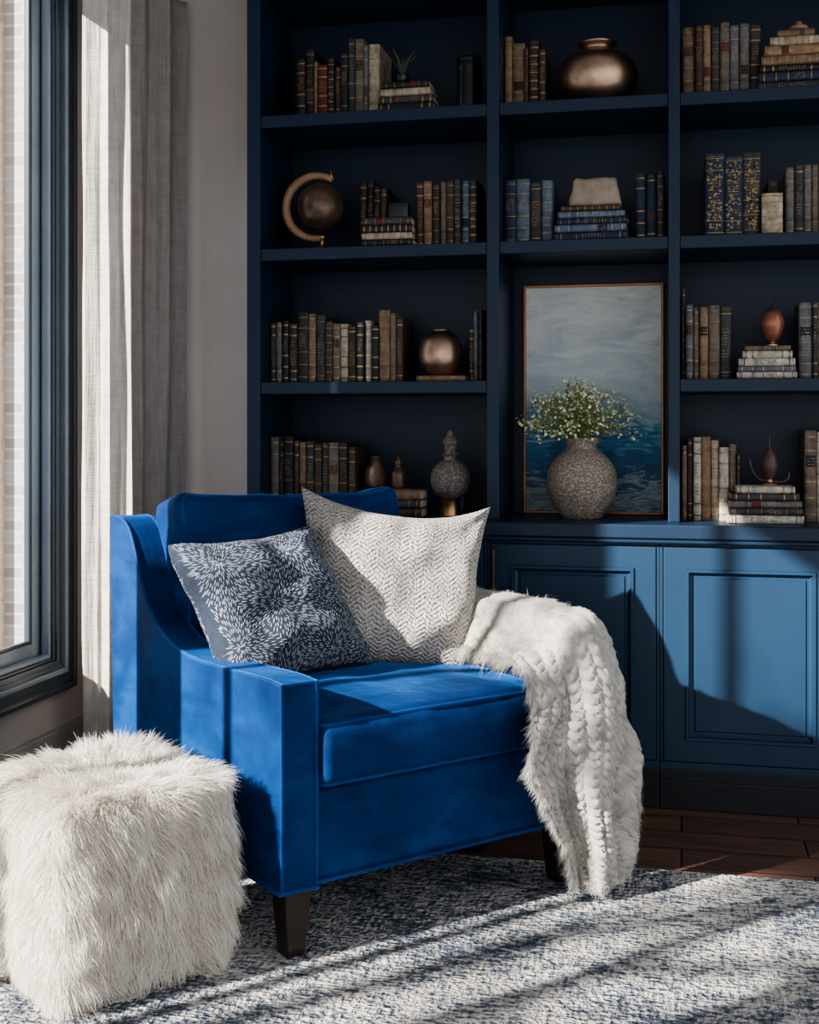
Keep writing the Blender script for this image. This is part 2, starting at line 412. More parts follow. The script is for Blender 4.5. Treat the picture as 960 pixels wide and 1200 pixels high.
def panel_door(x0,x1,z0,z1,y):
    """framed door, front faces -Y at y; nested rings"""
    loops=[(0,.018),(0,.001),(.002,0),(.066,0),(.069,-.006),(.077,-.006),(.081,.004),(.088,.010),(.094,.010),(.098,.006),(.112,.006)]
    vs=[];fs=[]
    for ins,dy in loops:
        vs+= [(x0+ins,y+dy,z0+ins),(x1-ins,y+dy,z0+ins),(x1-ins,y+dy,z1-ins),(x0+ins,y+dy,z1-ins)]
    n=len(loops)
    for i in range(n-1):
        for k in range(4):
            k2=(k+1)%4; fs.append((i*4+k,i*4+k2,(i+1)*4+k2,(i+1)*4+k))
    fs.append(tuple((n-1)*4+k for k in range(4))); fs.append((3,2,1,0))
    q=MB(); q.add(vs,fs); return q
M_navy_lit = mat("lit_navy_cabinet_paint",(.011,.036,.074),.40,col2=(.010,.032,.067),ns=3,bmp=.04,bs=60,spec=.4)  # same navy as the bookcase, lightened with painted-in light on the cabinets
YL=3.97
units=[(-1.466,-.617,2),(-.617,-.067,1),(-.067,.483,1),(.483,.83,1)]
for ui,(a,c,nd) in enumerate(units):
    e=empty("base_cabinet",((a+c)/2,YL,0)); tag(e,"navy base cabinet with framed panel door" if nd==1 else "navy base cabinet with two framed panel doors","cabinet",group="base cabinets under the bookcase")
    q=MB(); q.box(a+.0005,c-.0005,YL+.02,YB,.14,CT-.062); q.box(a+.0005,c-.0005,YL+.004,YL+.022,.12,.147); q.box(a+.0005,c-.0005,YL+.004,YL+.022,CT-.068,CT-.061); q.box(a+.0005,a+.01,YL+.004,YL+.02,.147,CT-.068); q.box(c-.01,c-.0005,YL+.004,YL+.02,.147,CT-.068)
    part(q.obj("body",[M_navy_lit],bevel=.002),e)
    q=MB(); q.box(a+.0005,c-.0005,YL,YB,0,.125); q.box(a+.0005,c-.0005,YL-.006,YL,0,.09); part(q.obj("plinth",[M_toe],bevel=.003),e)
    w=(c-a)/nd
    for k in range(nd):
        d=panel_door(a+k*w+.012,a+(k+1)*w-.012,.15,CT-.072,YL).obj("door",[M_navy_lit]); part(d,e)
        if ui in (0,1):
            hx=(a+w-.035) if (ui==0 and k==0) else ((a+w+.035) if ui==0 else a+.026)
            h=MB(); h.tube([(hx,YL-.003,.655),(hx,YL-.030,.655),(hx,YL-.030,.805),(hx,YL-.003,.805)],.0055,8)
            part(h.obj("handle",[M_globe],smooth=60),d)

# ------------------------------------------------------------------ books
def add_book(x,yf,z,w,h,d,c,group,lying=False,lean=0,rotz=0,ornate=False,where="standing upright on a shelf"):
    q=MB(); t=.0022; bul=min(.006,w*.28); n=6
    outer=[(-w/2,d)]+[(-w/2*math.cos(math.pi*k/n),bul-bul*math.sin(math.pi*k/n)) for k in range(n+1)]+[(w/2,d)]
    wi=w/2-t; inner=[(wi,d)]+[(wi*math.cos(math.pi*k/n),bul+t-bul*math.sin(math.pi*k/n)) for k in range(n+1)]+[(-wi,d)]
    m=len(outer); vs=[(a,b_,0) for a,b_ in outer]+[(a,b_,0) for a,b_ in inner]
    vs+=[(a,b_,h) for a,b_ in outer]+[(a,b_,h) for a,b_ in inner]
    fs=[]
    tot=2*m
    for k in range(tot):
        k2=(k+1)%tot; fs.append((k,k2,tot+k2,tot+k))
    for k in range(m-1):
        a,b_=k,k+1; c_,d_=tot-2-k,tot-1-k
        fs.append((a,d_,c_,b_)); fs.append((tot+a,tot+b_,tot+c_,tot+d_))
    q.add(vs,fs,0)
    def band(z0,z1,off,mi,fr=1.0):
        A=[(-w/2*math.cos(math.pi*k/n)*fr,bul-bul*math.sin(math.pi*k/n)-off) for k in range(n+1)]
        if fr<1: A=A[1:-1]
        v=[(a,b_,z0) for a,b_ in A]+[(a,b_,z1) for a,b_ in A]; s=len(A)
        q.add(v,[(k,k+1,s+k+1,s+k) for k in range(s-1)],mi)
    style=random.random()
    g=[.08,.26,.44,.78,.93] if style<.5 else ([.06,.2,.8,.94] if style<.75 else ([.1,.9] if style<.9 else [.05,.17,.29,.41,.53,.65,.77,.89]))
    bt=random.choice((.0010,.0016,.0024))
    for f in g:
        band(h*f-bt,h*f+bt,.0011,1)
    if style>.3: band(h*.05,h*.05+.001,.0009,1); band(h*.96,h*.96+.001,.0009,1)
    if random.random()<.35 and c not in('ivory','cream'):      # contrasting title label
        z0=h*random.choice((.56,.60,.30)); band(z0,z0+h*.13,.0006,2,.93)
    # tooled ornament / pseudo lettering strokes on the spine
    nl=3 if style<.6 else 5
    zc=h*(.61 if style<.6 else .5); hh=h*(.2 if style<.6 else .42)
    fw=w*.62
    if random.random()<.85:
      for r_ in range(nl*2):
        zz=zc-hh/2+hh*(r_+.5)/(nl*2); 
        xx=-fw/2
        while xx<fw/2-.001:
            ww=random.uniform(.001,.0032)
            if random.random()<.68:
                q.add([(xx,-.0014,zz-.0013),(min(xx+ww,fw/2),-.0014,zz-.0013),(min(xx+ww,fw/2),-.0014,zz+.0013),(xx,-.0014,zz+.0013)],[(0,1,2,3)],1)
            xx+=ww+.0012
    if ornate:
        for k in range(90):
            xx=random.uniform(-w*.36,w*.36); zz=random.uniform(h*.08,h*.92); s=random.uniform(.002,.0055)
            q.add([(xx-s,-.0013,zz),(xx,-.0013,zz-s*.6),(xx+s,-.0013,zz),(xx,-.0013,zz+s*1.3)],[(0,1,2,3)],1)
    gil=M_silver if c in('sky','ivory','cream','grey') and random.random()<.6 else M_gilt
    if c in('ivory','cream'): gil=BM['brown'] if random.random()<.6 else M_gilt
    o=q.obj("book",[BM[c],gil,BM[random.choice(('espresso','black','brown','red'))]],recalc=False,smooth=40)
    p=MB(); p.box(-w/2+t,w/2-t,bul+t*.6,d-.004,.003,h-.003); pg=p.obj("pages",[M_pages],o)
    if lying:
        o.matrix_world=Matrix.Translation((x,yf,z))@Matrix.Rotation(rotz,4,'Z')@Matrix.Translation((-h/2,0,w/2))@Matrix.Rotation(math.pi/2,4,'Y')
    else:
        o.matrix_world=Matrix.Translation((x,yf,z))@Matrix.Rotation(lean,4,'Y')
    tex="ornate gilded " if ornate else ""
    tag(o,"%s%s %sbook %s"%(tex,PAL[c][1],"" if ornate else ("hardback " if c in('cream','ivory','sky') else "leather "),where),"book",group)
    return o

def row(u0,z,specs,group,Yf=4.14,ornate=False):
    x=bx(u0,Yf); k=bs(u0,Yf)
    for a,c in cols:
        if a-.06<x<c: x=max(x,a+.002)
    for sp in specs:
        w,h,c=sp[:3]
        wm=w*k; hm=min(h*k*random.uniform(.97,1.02),.40)
        y=Yf+random.uniform(0,.018)
        d=min(max(.12,hm*.72),YB-.016-y)
        add_book(x+wm/2,y,z+.0003,wm-.0006,hm,d,c,group,ornate=ornate); x+=wm+.0004
    return x
def stack(uc,z,specs,group,Yf=4.13):
    k=bs(uc,Yf); zz=z+.0004
    for sp in specs:
        l,t,c=sp[:3]; off=sp[3] if len(sp)>3 else 0
        add_book(bx(uc,Yf)+off*k,Yf+random.uniform(0,.008),zz,t*k-.0006,l*k,min(.2,l*k*.75),c,group,lying=True,rotz=random.uniform(-.04,.04),where="lying flat in a stack")
        zz+=t*k
    return zz

S1,S2,S3=SH[1],SH[2],SH[3]
# column one
g="books on the upper shelf"
row(345,S1,[(12,76,'espresso'),(11,86,'black'),(4,70,'tan'),(12,66,'red'),(8,72,'black'),(7,62,'brown'),(9,76,'black'),(9,94,'charcoal'),(10,92,'taupe'),(5,84,'grey'),(13,86,'cream')],g,4.15)
zt_a=stack(475,S1,[(66,11,'black'),(64,9,'charcoal',1),(60,9,'cream',-1),(56,8,'black',0)],g,4.10)
g="books beside the globe"
xe=row(420,S2,[(9,84,'espresso'),(8,88,'black'),(9,80,'black'),(8,74,'brown')],g,4.24)
row(487,S2,[(9,78,'brown'),(10,78,'tan'),(9,76,'espresso'),(8,76,'taupe'),(9,78,'brown'),(8,76,'charcoal'),(9,78,'sky'),(9,78,'charcoal')],g,4.13)
zt_b=stack(453,S2,[(62,8,'black'),(60,8,'cream'),(60,9,'black'),(58,9,'charcoal')],g,4.07)
g="books beside the bronze pot"
row(306,S3,[(7,72,'charcoal'),(8,70,'grey'),(8,74,'black'),(11,68,'charcoal'),(13,82,'espresso'),(9,82,'tan'),(11,80,'charcoal'),(9,70,'brown'),(9,68,'taupe'),(9,68,'cream'),(10,66,'espresso'),(9,70,'black'),(9,72,'grey'),(8,66,'black'),(13,84,'tan'),(7,80,'taupe'),(8,74,'brown')],g,4.13)
zt_c=stack(516,S3,[(58,7,'camel')],g,4.10)
row(549,S3,[(6,64,'brown'),(5,84,'sky'),(5,86,'charcoal')],g,4.16)
g="books on the ledge behind the armchair"
row(306,CT,[(10,92,'grey'),(6,88,'charcoal'),(12,90,'black'),(7,88,'brown'),(9,86,'tan'),(9,86,'charcoal'),(9,84,'brown'),(8,86,'charcoal'),(12,86,'taupe'),(10,82,'espresso'),(9,80,'brown')],g,4.14)
zt_d=stack(463,CT,[(62,11,'espresso'),(60,10,'charcoal'),(60,11,'tan')],g,4.06)
# column two
g="books beside the bronze vase"
row(588,S1,[(9,86,'camel'),(15,78,'tan'),(4,70,'brown'),(12,80,'espresso'),(8,70,'brown')],g,4.15)
g="blue books on the middle shelf"
row(588,S2,[(14,76,'navy'),(16,76,'sky'),(14,74,'charcoal'),(13,76,'sky')],g,4.14)
zt_e=stack(692,S2,[(86,10,'navy'),(84,9,'sky'),(82,8,'navy',2),(78,8,'sky',1),(70,6,'brown',0)],g,4.09)
row(745,S2,[(12,80,'navy'),(12,78,'navy'),(9,80,'charcoal')],g,4.14)
# column three
g="books on the top shelf"
row(800,S1,[(14,84,'tan'),(9,86,'brown'),(9,86,'camel'),(10,84,'charcoal'),(11,86,'taupe'),(11,84,'grey'),(11,86,'grey'),(13,84,'charcoal')],g,4.14)
zt_f=stack(929,S1,[(78,11,'charcoal'),(76,12,'navy'),(72,8,'black'),(70,11,'tan'),(64,12,'camel',1),(56,10,'cream',3),(42,8,'tan',4)],g,4.10)
g="ornate books on the shelf"
row(826,S2,[(22,98,'navy'),(21,96,'navy'),(20,98,'charcoal')],g,4.12,ornate=True)
row(893,S2,[(24,50,'cream')],g,4.10)
row(900,S2,[(14,72,'taupe')],g,4.29)
row(921,S2,[(10,82,'grey'),(10,84,'charcoal'),(9,84,'grey'),(9,84,'taupe'),(10,82,'charcoal')],g,4.14)
g="books beside the copper ornament"
row(799,S3,[(4,108,'charcoal'),(9,86,'grey'),(7,84,'taupe'),(10,84,'camel'),(13,88,'taupe'),(13,84,'charcoal')],g,4.14)
zt_g=stack(899,S3,[(68,8,'ivory'),(66,7,'grey'),(64,9,'ivory'),(56,9,'ivory',1),(52,6,'taupe',1)],g,4.09)
row(937,S3,[(15,90,'grey'),(6,92,'charcoal'),(12,92,'cream')],g,4.14)
g="books on the ledge beside the horned ornament"
row(799,CT,[(6,88,'taupe'),(7,96,'brown'),(9,98,'ivory'),(11,96,'camel'),(9,94,'cream'),(11,86,'ivory'),(9,90,'taupe'),(3,80,'brown')],g,4.16)
zt_h=stack(898,CT,[(86,10,'ivory'),(84,9,'charcoal'),(82,8,'grey'),(78,9,'charcoal',-1),(66,8,'ivory',0)],g,4.04)
row(943,CT,[(14,108,'taupe'),(7,104,'ivory'),(10,106,'grey')],g,4.18)

# ------------------------------------------------------------------ ornaments
def place(o,x,y,z,rz=0): o.location=(x,y,z); o.rotation_euler=(0,0,rz); return o
def prof_smooth(P,n=6):
    return [(max(v.x,.0005),v.y) for v in catmull([(a,b_,0) for a,b_ in P],n)]
def lathe_obj(name,prof,m,x,y,z,label,cat,seg=48,n=6):
    q=MB(); q.lathe(prof_smooth(prof,n),seg); o=q.obj(name,[m],smooth=50); place(o,x,y,z); tag(o,label,cat); return o
# black jar
q=MB(); q.lathe(prof_smooth([(.036,0),(.042,.004),(.043,.03),(.042,.12),(.043,.155),(.040,.172),(.043,.178),(.038,.182),(.034,.178),(.033,.10)],4),40); 
o=q.obj("jar",[M_blackgl],smooth=50); place(o,bx(550,4.16),4.16,S1); tag(o,"glossy black cylindrical ceramic jar on the upper shelf","jar")
# small leafy figurine on stack
M_dkgreen=mat("dark_green_leaf",(.035,.05,.03),.5); 
e=empty("potted_succulent",(bx(472,4.16),4.16,zt_a)); tag(e,"tiny dark spiky plant in a pot on stacked books","plant")
q=MB(); q.lathe([(.014,0),(.02,.006),(.022,.03),(.018,.032)],24); q.obj("pot",[M_blackgl],e,smooth=50)
q=MB()
for k in range(14):
    a=k*2.4; l=.05+.04*random.random(); t=.25+.5*random.random(); dx,dy=math.cos(a)*t,math.sin(a)*t
    q.tube([(0,0,.028),(dx*l*.4,dy*l*.4,.028+l*.6),(dx*l,dy*l,.028+l)],[.004,.006,.0008],6)
q.obj("leaves",[M_dkgreen],e,smooth=60)
# globe
e=empty("desk_globe",(bx(370,4.17),4.17,S2)); tag(e,"antique bronze globe in a curved tan wooden stand","globe")
q=MB(); R=.082
q.lathe([(max(R*math.sin(math.pi*k/24),.0005),R*(1-math.cos(math.pi*k/24))) for k in range(25)],48,M=Matrix.Translation((.018,0,.076)))
q.obj("globe_ball",[M_globe],e,smooth=60)
q=MB(); pts=[];rd=[]
for k in range(41):
    a=math.radians(58+k*(222/40)); pts.append((.002+.110*math.cos(a),0,.158+.110*math.sin(a))); rd.append(.011+.005*math.sin(math.pi*k/40))
q.tube(pts,rd,14); q.obj("arc_stand",[M_tanwood],e,smooth=60)
q=MB(); q.lathe([(.038,0),(.040,.004),(.036,.010),(.014,.016),(.008,.024),(.007,.040),(.013,.046),(.013,.054),(.004,.060)],32,M=Matrix.Translation((.024,0,0))); q.obj("foot",[M_brass],e,smooth=50)
q=MB(); q.lathe([(.003,0),(.008,.004),(.009,.016),(.004,.026),(.003,.032)],16,M=Matrix.Translation((.056,0,.252))); q.obj("finial",[M_brass],e,smooth=50)
# dark box on stack by the books
q=MB(); vs,fs=rbox(.035,.02,.028,.006,3,3); q.add(vs,fs,0,Matrix.Translation((0,0,.028))); q.tube([(-.01,0,.056),(-.01,0,.066),(.01,0,.066),(.01,0,.056)],.002,6)
o=q.obj("trinket_box",[M_blackgl],smooth=40); place(o,bx(468,4.13),4.13,zt_b+.0005); tag(o,"small black trinket box on a stack of books","box")
# bronze pot
lathe_obj("bronze_pot",[(.028,0),(.050,.010),(.072,.042),(.077,.078),(.068,.118),(.047,.145),(.032,.153),(.031,.158),(.027,.157),(.022,.148)],M_bronze,bx(517,4.17),4.17,zt_c,"nearly round aged bronze pot resting on a book","pot")
# small jars above the stack on the ledge
q=MB(); q.lathe(prof_smooth([(.022,0),(.033,.010),(.038,.035),(.034,.065),(.022,.085),(.017,.096),(.022,.108),(.018,.112)],4),32); o=q.obj("jar",[BM['brown']],smooth=50); place(o,bx(440,4.2),4.2,zt_d+.0005); tag(o,"small round mottled brown jar on stacked books","jar")
q=MB(); q.lathe(prof_smooth([(.018,0),(.024,.012),(.026,.05),(.012,.075),(.014,.09),(.004,.11)],4),32); o=q.obj("bottle",[M_globe],smooth=50); place(o,bx(467,4.2),4.2,zt_d+.0005); tag(o,"small dark bronze stoppered bottle on stacked books","bottle")
# finial vase
e=empty("lidded_urn",(bx(528,4.16),4.16,CT)); tag(e,"grey textured ceramic urn with finial lid on brass base","urn")
q=MB(); q.lathe([(.036,0),(.038,.004),(.036,.01),(.033,.055),(.037,.062),(.034,.066)],40); q.obj("base",[M_brass],e,smooth=40)
q=MB(); P=prof_smooth([(.034,.066),(.055,.085),(.068,.12),(.064,.155),(.045,.18),(.026,.192)],8)
q.lathe(P,56); q.obj("body",[M_scale],e,smooth=70)
q=MB(); q.lathe(prof_smooth([(.024,.192),(.022,.205),(.030,.212),(.020,.22),(.022,.24),(.026,.252),(.020,.268),(.010,.28),(.012,.288),(.002,.296)],5),36); q.obj("lid",[M_scale],e,smooth=60)
# big bronze vase
lathe_obj("bronze_vase",[(.045,0),(.082,.010),(.120,.048),(.136,.098),(.128,.143),(.098,.176),(.064,.192),(.053,.199),(.055,.208),(.065,.218),(.065,.224),(.057,.222),(.044,.205),(.04,.18)],M_bronze,bx(700,4.22),4.22,S1,"wide squat bronze vase with narrow rim on a shelf","vase",64)
# beige stone block on blue stack
def dd(p,n): 
    k=1-.12*(p.z/.045); return Vector((p.x*k,p.y*k,p.z))+n*(.004*noise.noise(p*30)) 
vs,fs=rbox(.078,.05,.047,.012,10,4,dd); q=MB(); q.add(vs,fs,0,Matrix.Translation((0,0,.049))); o=q.obj("stone_block",[M_stone],smooth=60); place(o,bx(698,4.17),4.17,zt_e+.0005); tag(o,"rough beige carved stone block on stacked blue books","ornament")
# knob on the top right stack
lathe_obj("knob_ornament",[(.012,0),(.020,.004),(.03,.012),(.026,.022),(.010,.028),(.012,.034),(.002,.040)],M_tanwood,bx(936,4.16),4.16,zt_f+.0005,"small tan knob ornament on top of stacked books","ornament",32)
# copper egg ornament
e=empty("copper_egg",(bx(905,4.17),4.17,zt_g+.0005)); tag(e,"copper egg ornament with flame tip on stacked books","ornament")
q=MB(); q.lathe([(.022,0),(.022,.006),(.010,.010),(.008,.016)],28); q.obj("foot",[M_bronze],e,smooth=50)
q=MB(); q.lathe(prof_smooth([(.008,.014),(.024,.03),(.037,.065),(.036,.09),(.026,.112),(.008,.122)],6),36); q.obj("egg_body",[M_copper],e,smooth=60)
q=MB(); q.tube([(0,0,.118),(.008,0,.135),(.006,0,.15),(.012,0,.165)],[.005,.004,.003,.0005],8); q.tube([(-.03,0,.10),(-.02,0,.118),(.0,0,.122)],[.002,.003,.004],8); q.obj("tip",[M_blackgl],e,smooth=60)
# horned finial ornament
e=empty("horned_ornament",(bx(902,4.14),4.14,zt_h+.0005)); tag(e,"dark pointed bud ornament with curved horns on books","ornament")
q=MB(); q.lathe([(.024,0),(.025,.005),(.012,.010),(.009,.02)],28); q.obj("foot",[M_bronze],e,smooth=50)
M_bud=mat("oxblood_glaze",(.13,.06,.048),.35,col2=(.06,.03,.03),ns=10)
q=MB(); q.lathe(prof_smooth([(.009,.018),(.021,.04),(.026,.065),(.022,.09),(.012,.112),(.004,.125),(.002,.16)],6),36); q.obj("bud",[M_bud],e,smooth=60)
q=MB(); q.tube(catmull([(0,0,.016),(.035,0,.010),(.058,0,.022),(.060,0,.045)],6),[.0028]*15+[.002]*3+[.0006],8); q.tube(catmull([(0,0,.016),(-.03,0,.018),(-.052,0,.045),(-.062,0,.082)],6),[.0028]*15+[.002]*3+[.0006],8); q.obj("horn",[M_globe],e,smooth=60)

# ------------------------------------------------------------------ painting
PX0,PX1,PZ0,PZ1=-.548,-.060,CT+.001,1.700; PY=4.385
e=empty("framed_painting",((PX0+PX1)/2,PY,PZ0)); tag(e,"abstract blue seascape painting in a thin copper frame","painting")
q=MB(); w=.009
for bx_ in [(PX0,PX0+w,PZ0,PZ1),(PX1-w,PX1,PZ0,PZ1),(PX0+w,PX1-w,PZ0,PZ0+w),(PX0+w,PX1-w,PZ1-w,PZ1)]:
    q.box(bx_[0],bx_[1],PY-.012,PY+.025,bx_[2],bx_[3])
M_cuf=mat("copper_frame",(.36,.17,.08),.4,.7,ns=10); part(q.obj("frame",[M_cuf],bevel=.002),e)
q=MB(); q.box(PX0+w,PX1-w,PY-.003,PY+.02,PZ0+w,PZ1-w); part(q.obj("canvas",[M_paint]),e)

# ------------------------------------------------------------------ flower vase
vx,vy=bx(682,4.18),4.18
lathe_obj("vase",[(.058,0),(.066,.003),(.085,.03),(.112,.08),(.119,.125),(.110,.17),(.082,.208),(.055,.228),(.050,.243),(.060,.262),(.063,.268),(.058,.268),(.046,.25),(.044,.225)],M_pebble,vx,vy,CT,"round pebbled taupe vase holding white flowers","vase",72)
e=empty("flower_bouquet",(vx-.012,vy,CT+.25)); tag(e,"airy bunch of small white flowers with green sprigs","flowers")
M_stem=mat("green_stem",(.24,.28,.10),.6); M_leaf=mat("sage_leaf",(.36,.40,.15),.6,col2=(.20,.25,.09),ns=30); M_pet=mat("white_petal",(.86,.86,.72),.7,col2=(.66,.70,.44),ns=60)
st=MB(); lf=MB(); fl=MB()
def leafq(bld,p,d,l,w):
    d=d.normalized(); s=d.cross(Vector((random.uniform(-1,1),random.uniform(-1,1),random.uniform(-1,1)))).normalized(); nn=d.cross(s)
    bld.add([p,p+d*l*.45+s*w+nn*w*.3,p+d*l,p+d*l*.45-s*w+nn*w*.3,p+d*l*.5-nn*w*.2],[(0,1,4),(1,2,4),(2,3,4),(3,0,4)])
for k in range(150):
    a=random.uniform(0,2*math.pi); el=math.radians(random.uniform(-2,88)) ; R=random.uniform(.075,.205)
    tip=Vector((math.cos(a)*math.cos(el)*R*1.02,math.sin(a)*math.cos(el)*R*.78,.02+math.sin(el)*R*.92))
    root=Vector((random.uniform(-.025,.025)+.012,random.uniform(-.025,.025),-.06))
    mid=Vector((tip.x*.3,tip.y*.3,.03+tip.z*.35))
    cv=catmull([root,mid,tip],6); st.tube(cv,.0011,5)
    for j in range(4,12):
        for _ in range(2):
            if random.random()<.65:
                p=cv[j]; leafq(lf,p,Vector((random.uniform(-1,1),random.uniform(-1,1),random.uniform(0,1))),random.uniform(.012,.024),random.uniform(.0015,.004))
    for j in range(random.randint(6,10)):
        d=Vector((random.gauss(0,1),random.gauss(0,1)*.8,random.gauss(.4,.8))).normalized()*random.uniform(.008,.034)
        c=tip+d; st.tube([tip*.93,c],.0006,4)
        up=(d+Vector((0,-.01,.015))).normalized(); s1=up.orthogonal().normalized(); s2=up.cross(s1); r=random.uniform(.0030,.0058)
        for m_ in range(5):
            aa=m_*2*math.pi/5; dr=s1*math.cos(aa)+s2*math.sin(aa); pr=s1*math.cos(aa+1.57)+s2*math.sin(aa+1.57)
            fl.add([c,c+dr*r*.6+pr*r*.45+up*r*.2,c+dr*r*1.15+up*r*.45,c+dr*r*.6-pr*r*.45+up*r*.2],[(0,1,2,3)])
        fl.lathe([(.0005,-.5*r),(r*.5,-.1*r),(r*.45,.3*r),(.0005,.5*r)],6,0,Matrix.Translation(c))
o=st.obj("stems",[M_stem],e,smooth=60); o["kind"]="stuff"
o=lf.obj("leaves",[M_leaf],e,recalc=False); o["kind"]="stuff"
o=fl.obj("blossoms",[M_pet],e,recalc=False); o["kind"]="stuff"

# ------------------------------------------------------------------ curtains
def make_curtain(path,nf,amp0,m,label,seed=0):
    NX,NZ=int(nf*50),80
    pp=catmull([(a,b_,0) for a,b_ in path],40); cum=[0]
    for a,b_ in zip(pp[:-1],pp[1:]): cum.append(cum[-1]+(b_-a).length)
    def at(t):
        t=max(0,min(1,t))*cum[-1]
        for k in range(len(cum)-1):
            if cum[k+1]>=t: break
        w=(t-cum[k])/max(cum[k+1]-cum[k],1e-9); p=pp[k].lerp(pp[k+1],w); d=(pp[k+1]-pp[k]).normalized(); return p,Vector((-d.y,d.x,0))
    vs=[];fs=[]
    for j in range(NZ+1):
        z=.016+ (2.80-.016)*j/NZ
        for i in range(NX+1):
            t=i/NX; ph=t*2*math.pi*nf+.55*math.sin(z*.9+t*5+seed)+seed
            amp=amp0*(.85+.55*noise.noise(Vector((t*4+seed,z*.6,0))))
            off=amp*(math.sin(ph)+.25*math.sin(2*ph+1+seed))+.010*noise.noise(Vector((t*9,z*1.8,3+seed)))
            p,nn=at(t+.03/nf*math.sin(2*ph)+.012*noise.noise(Vector((t*3,z*.8,9+seed)))); p=p+nn*off
            vs.append((p.x,p.y,z))
    for j in range(NZ):
        for i in range(NX):
            a=j*(NX+1)+i; fs.append((a,a+1,a+NX+2,a+NX+1))
    o=mesh_obj("curtain",vs,fs,[m],smooth=80); tag(o,label,"curtain",group="curtains beside the window")
    s=o.modifiers.new("thick",'SOLIDIFY'); s.thickness=.0015
make_curtain([(-2.066,4.000),(-2.0,3.97),(-1.93,3.985),(-1.88,4.02)],2.6,.0165,M_linen,"floor-length sunlit cream linen curtain beside the window",1)
make_curtain([(-1.975,4.075),(-1.90,4.20),(-1.865,4.29),(-1.835,4.38)],3.0,.019,M_taupelin,"floor-length taupe curtain hanging in the room corner",5)
q=MB(); q.tube([(-1.96,.0,2.82),(-1.96,4.0,2.82),(-1.88,4.41,2.82)],.014,16)
for yy in (.1,2.2,3.9): q.tube([(-1.96,yy,2.82),(-2.15,yy,2.82)],.008,8)
o=q.obj("curtain_rod",[M_wframe],smooth=50); tag(o,"dark metal curtain rod mounted above the window","curtain rod")

# ------------------------------------------------------------------ armchair
CH=math.radians(47.4); CO=Vector((-.856,2.647,.012))
chair=empty("armchair",CO,CH); tag(chair,"royal blue velvet armchair with scooped arms and dark legs","armchair")
MC=Matrix.Translation(CO)@Matrix.Rotation(CH,4,'Z')
W=lambda x,y,z: MC@Vector((x,y,z))
top=catmull([(0,-.03,.618),(0,.05,.621),(0,.20,.615),(0,.34,.610),(0,.45,.613),(0,.55,.630),(0,.64,.665),(0,.71,.718),(0,.762,.788),(0,.80,.855),(0,.835,.903),(0,.875,.926),(0,.925,.935),(0,.975,.932)],6)
prof=[(p.y,p.z) for p in top]
prof+= [(.962,.60),(.942,.155),(.6,.155),(.3,.155),(-.03,.155)]
def arm(x0,x1,bw):
    n=len(prof); vs=[(x0,y,z) for y,z in prof]+[(x1,y,z) for y,z in prof]
    fs=[tuple(range(n)),tuple(range(2*n-1,n-1,-1))]+[(k,(k+1)%n,n+(k+1)%n,n+k) for k in range(n)]
    q=MB(); q.add(vs,fs); o=q.obj("arm",[M_velvet],chair,smooth=35,bevel=bw,bseg=4)
    q=MB()
    for xx in (x0+.0035,x1-.0035):
        q.tube([(xx,y-(0.002 if k>0 else .001),z-.0025) for k,(y,z) in enumerate(prof[:len(top)])],.0045,6)
        q.tube([(xx,-.0285,.615),(xx,-.0300,.4),(xx,-.0295,.16)],.0045,6)
    pp=q.obj("piping",[M_piping],o,smooth=60)
    return o
arm(-.040,.055,.013); arm(.775,.86,.013)
q=MB(); q.box(.055,.775,-.004,.90,.155,.366); o=q.obj("base",[M_velvet],chair,bevel=.014,bseg=3)
q=MB(); q.tube([(-.042,-.032,.158),(.055,-.032,.157),(.06,-.008,.157),(.77,-.008,.157),(.775,-.032,.157),(.862,-.032,.158)],.005,8); q.tube([(-.042,-.032,.158),(-.042,.45,.157),(-.042,.93,.158)],.005,8); q.tube([(.862,-.032,.158),(.862,.93,.158)],.005,8); q.obj("bottom_piping",[M_piping],chair,smooth=60)
# back frame, slightly raked and crowned
vs=[];fs=[]; nxx=16
for i in range(nxx+1):
    x=.055+.72*i/nxx; cr=.012*(1-((x-.415)/.36)**2)
    for (y,z) in [(.845,.30),(.880,.918+cr),(.965,.928+cr),(.940,.155),(.83,.155)]: vs.append((x,y,z))
for i in range(nxx):
    for k in range(5):
        k2=(k+1)%5; fs.append((i*5+k,i*5+k2,(i+1)*5+k2,(i+1)*5+k))
fs.append(tuple(range(4,-1,-1))); fs.append(tuple(nxx*5+k for k in range(5)))
q=MB(); q.add(vs,fs); q.obj("back_frame",[M_velvet],chair,smooth=40,bevel=.018,bseg=4)
